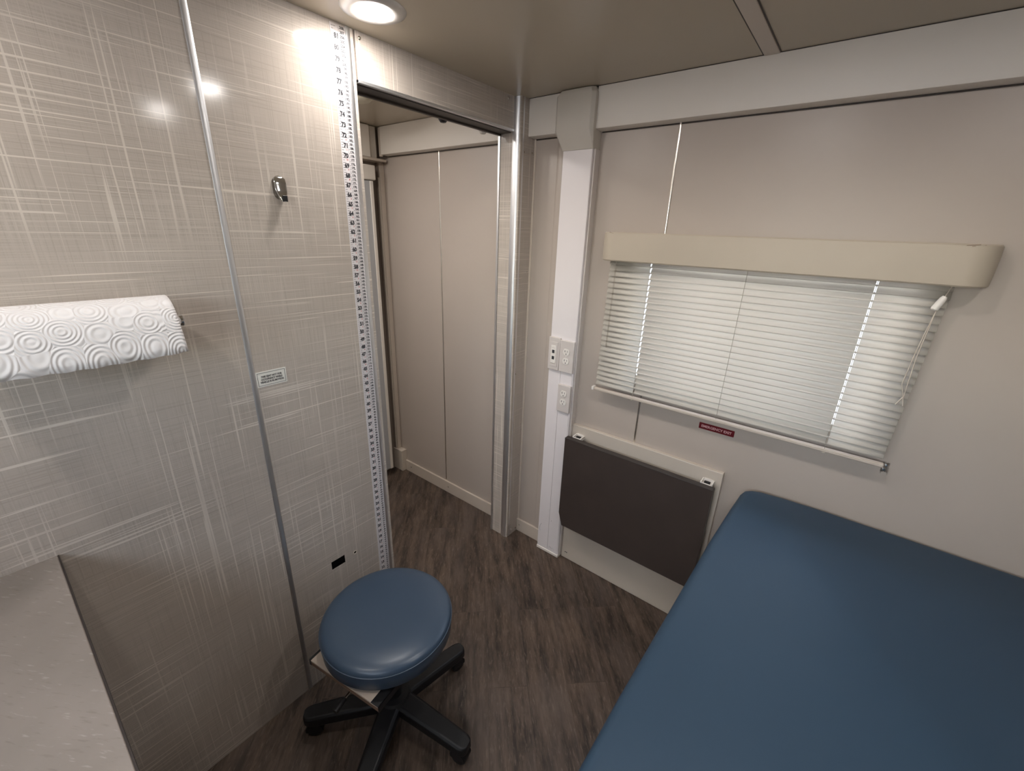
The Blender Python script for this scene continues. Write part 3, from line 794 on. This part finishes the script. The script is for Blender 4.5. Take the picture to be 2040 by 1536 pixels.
# ------------------------------------------------------------------ stool
SC = (.326, -1.066)
st = thing('rolling_stool', 'round rolling stool with blue vinyl seat and black five-leg base', 'stool', (SC[0], SC[1], 0))
bm = bmesh.new()
lathe(bm, [(0, .4080), (.174, .4080), (.186, .4110), (.1940, .421), (.1965, .455), (.1962, .468)], 96)
obj('seat_side', bm, 'vinyl_seat', st)
bm = bmesh.new()
lathe(bm, [(.1962, .4680), (.1950, .4755), (.190, .4815), (.180, .4865), (.160, .4905), (.12, .4925), (.06, .4932), (0, .4934)], 96)
obj('seat_top', bm, 'vinyl_seat', st)
bm = bmesh.new()
ringp = [(.1962+.0016*math.cos(2*PI*k/8), .4682+.0016*math.sin(2*PI*k/8)) for k in range(9)]
lathe(bm, ringp, 96); obj('seat_piping', bm, 'piping', st)
br_ = math.radians(10)
bd = bmesh.new()
def rot(x, y, a=br_): return (x*math.cos(a)-y*math.sin(a), x*math.sin(a)+y*math.cos(a))
bc = (.004, -.013)
def rbox(bm, x0, x1, y0, y1, z0, z1):
    vs = box(bm, x0, x1, y0, y1, z0, z1)
    for v in vs:
        p = rot(v.co.x, v.co.y); v.co.x = p[0] + bc[0]; v.co.y = p[1] + bc[1]
rbox(bd, -.134, .134, -.172, .120, .4020, .4070); b1 = obj('mounting_board', bd, 'wood', st, .0006)
bd = bmesh.new(); rbox(bd, -.1342, .1342, -.1722, .1202, .3890, .4020); obj('board_core', bd, 'woodedge', b1, .0006)
bd = bmesh.new(); rbox(bd, .108, .1370, -.1725, .1205, .4070, .4079); rbox(bd, .1342, .1370, -.1725, .1205, .3860, .4079); obj('edge_channel', bd, 'black', b1, .0006)
bd = bmesh.new(); rbox(bd, -.1375, -.1300, -.1725, .1205, .3870, .4079); obj('edge_channel', bd, 'black', b1, .0006)
bm = bmesh.new(); rod(bm, (0, 0, .10), (0, 0, .30), .025, 24); obj('column_sleeve', bm, 'black', st)
bm = bmesh.new(); rod(bm, (0, 0, .29), (0, 0, .376), .014, 24); obj('gas_lift', bm, 'chrome', st)
boxobj('lift_plate', (-.075, .075, -.075, .075, .376, .3888), 'black', st, .003)
bm = bmesh.new(); rod(bm, (.020, -.05, .369), (.0440, -.190, .3565), .0042, 12); lv_ = obj('height_lever', bm, 'chrome', st)
bm = bmesh.new(); rod(bm, (.0440, -.186, .3565), (.0540, -.222, .352), .0062, 12, .0080); obj('lever_grip', bm, 'black', lv_)
bm = bmesh.new(); lathe(bm, [(0, .075), (.045, .075), (.055, .085), (.055, .118), (.046, .130), (0, .132)], 40); obj('hub', bm, 'black', st)
def leg_mesh():
    bm = bmesh.new()
    secs = []
    for t_ in range(0, 9):
        s = t_/8; x = .03 + .236*s
        w_ = .035 - .006*s; zt = .124 - .030*s**1.2; zb = .086 - .026*s
        secs.append([(x, -w_, zb), (x, -w_, zt-.008), (x, -w_*.72, zt), (x, w_*.72, zt), (x, w_, zt-.008), (x, w_, zb)])
    # rounded nose
    for dx, k in ((.012, .93), (.021, .75), (.027, .45)):
        x = .266 + dx; w_ = .029*k; zt = .094 - .001; zb = .060
        secs.append([(x, -w_, zb), (x, -w_, zt-.008), (x, -w_*.72, zt-.001), (x, w_*.72, zt-.001), (x, w_, zt-.008), (x, w_, zb)])
    loft(bm, secs); return bm
def caster_meshes():
    a = bmesh.new()   # twin wheels
    for sy in (-1, 1):
        lathe(a, [(0, -.008), (.020, -.008), (.0245, -.005), (.025, 0), (.0245, .005), (.020, .008), (0, .008)], 28,
              mat=Matrix.Translation((.262, sy*.0125, .025)) @ Matrix.Rotation(PI/2, 4, 'X'))
    b = bmesh.new()   # hood over the wheels and stem
    pts = [(.262 + .0285*math.cos(math.radians(q_)), .029 + .0265*math.sin(math.radians(q_))) for q_ in range(-20, 201, 20)]
    prism(b, pts, 'y', -.021, .021); rod(b, (.262, 0, .05), (.262, 0, .078), .010, 14)
    return a, b
for k in range(5):
    ang_ = math.radians(12 + 72*k)
    lg = obj('leg', leg_mesh(), 'black', st, .0025)
    lg.rotation_euler = (0, 0, ang_)
    a, b_ = caster_meshes()
    swing = (random.random()-.5)*.5
    c_ = obj('caster', a, 'black', lg); hdn = obj('caster_hood', b_, 'black', lg, .002)

# ------------------------------------------------------------------ ground around the vehicle
M['paving'] = plain('pale_concrete', (.44, .43, .43), .8, var=.15, vscale=.8)
struct(boxobj('ground_outside', [(-60, 60, .6, 80, -1.1, -1.05), (-60, 60, -80, YB-.6, -1.1, -1.05)], 'paving', smooth=False))
S.render.film_transparent = False
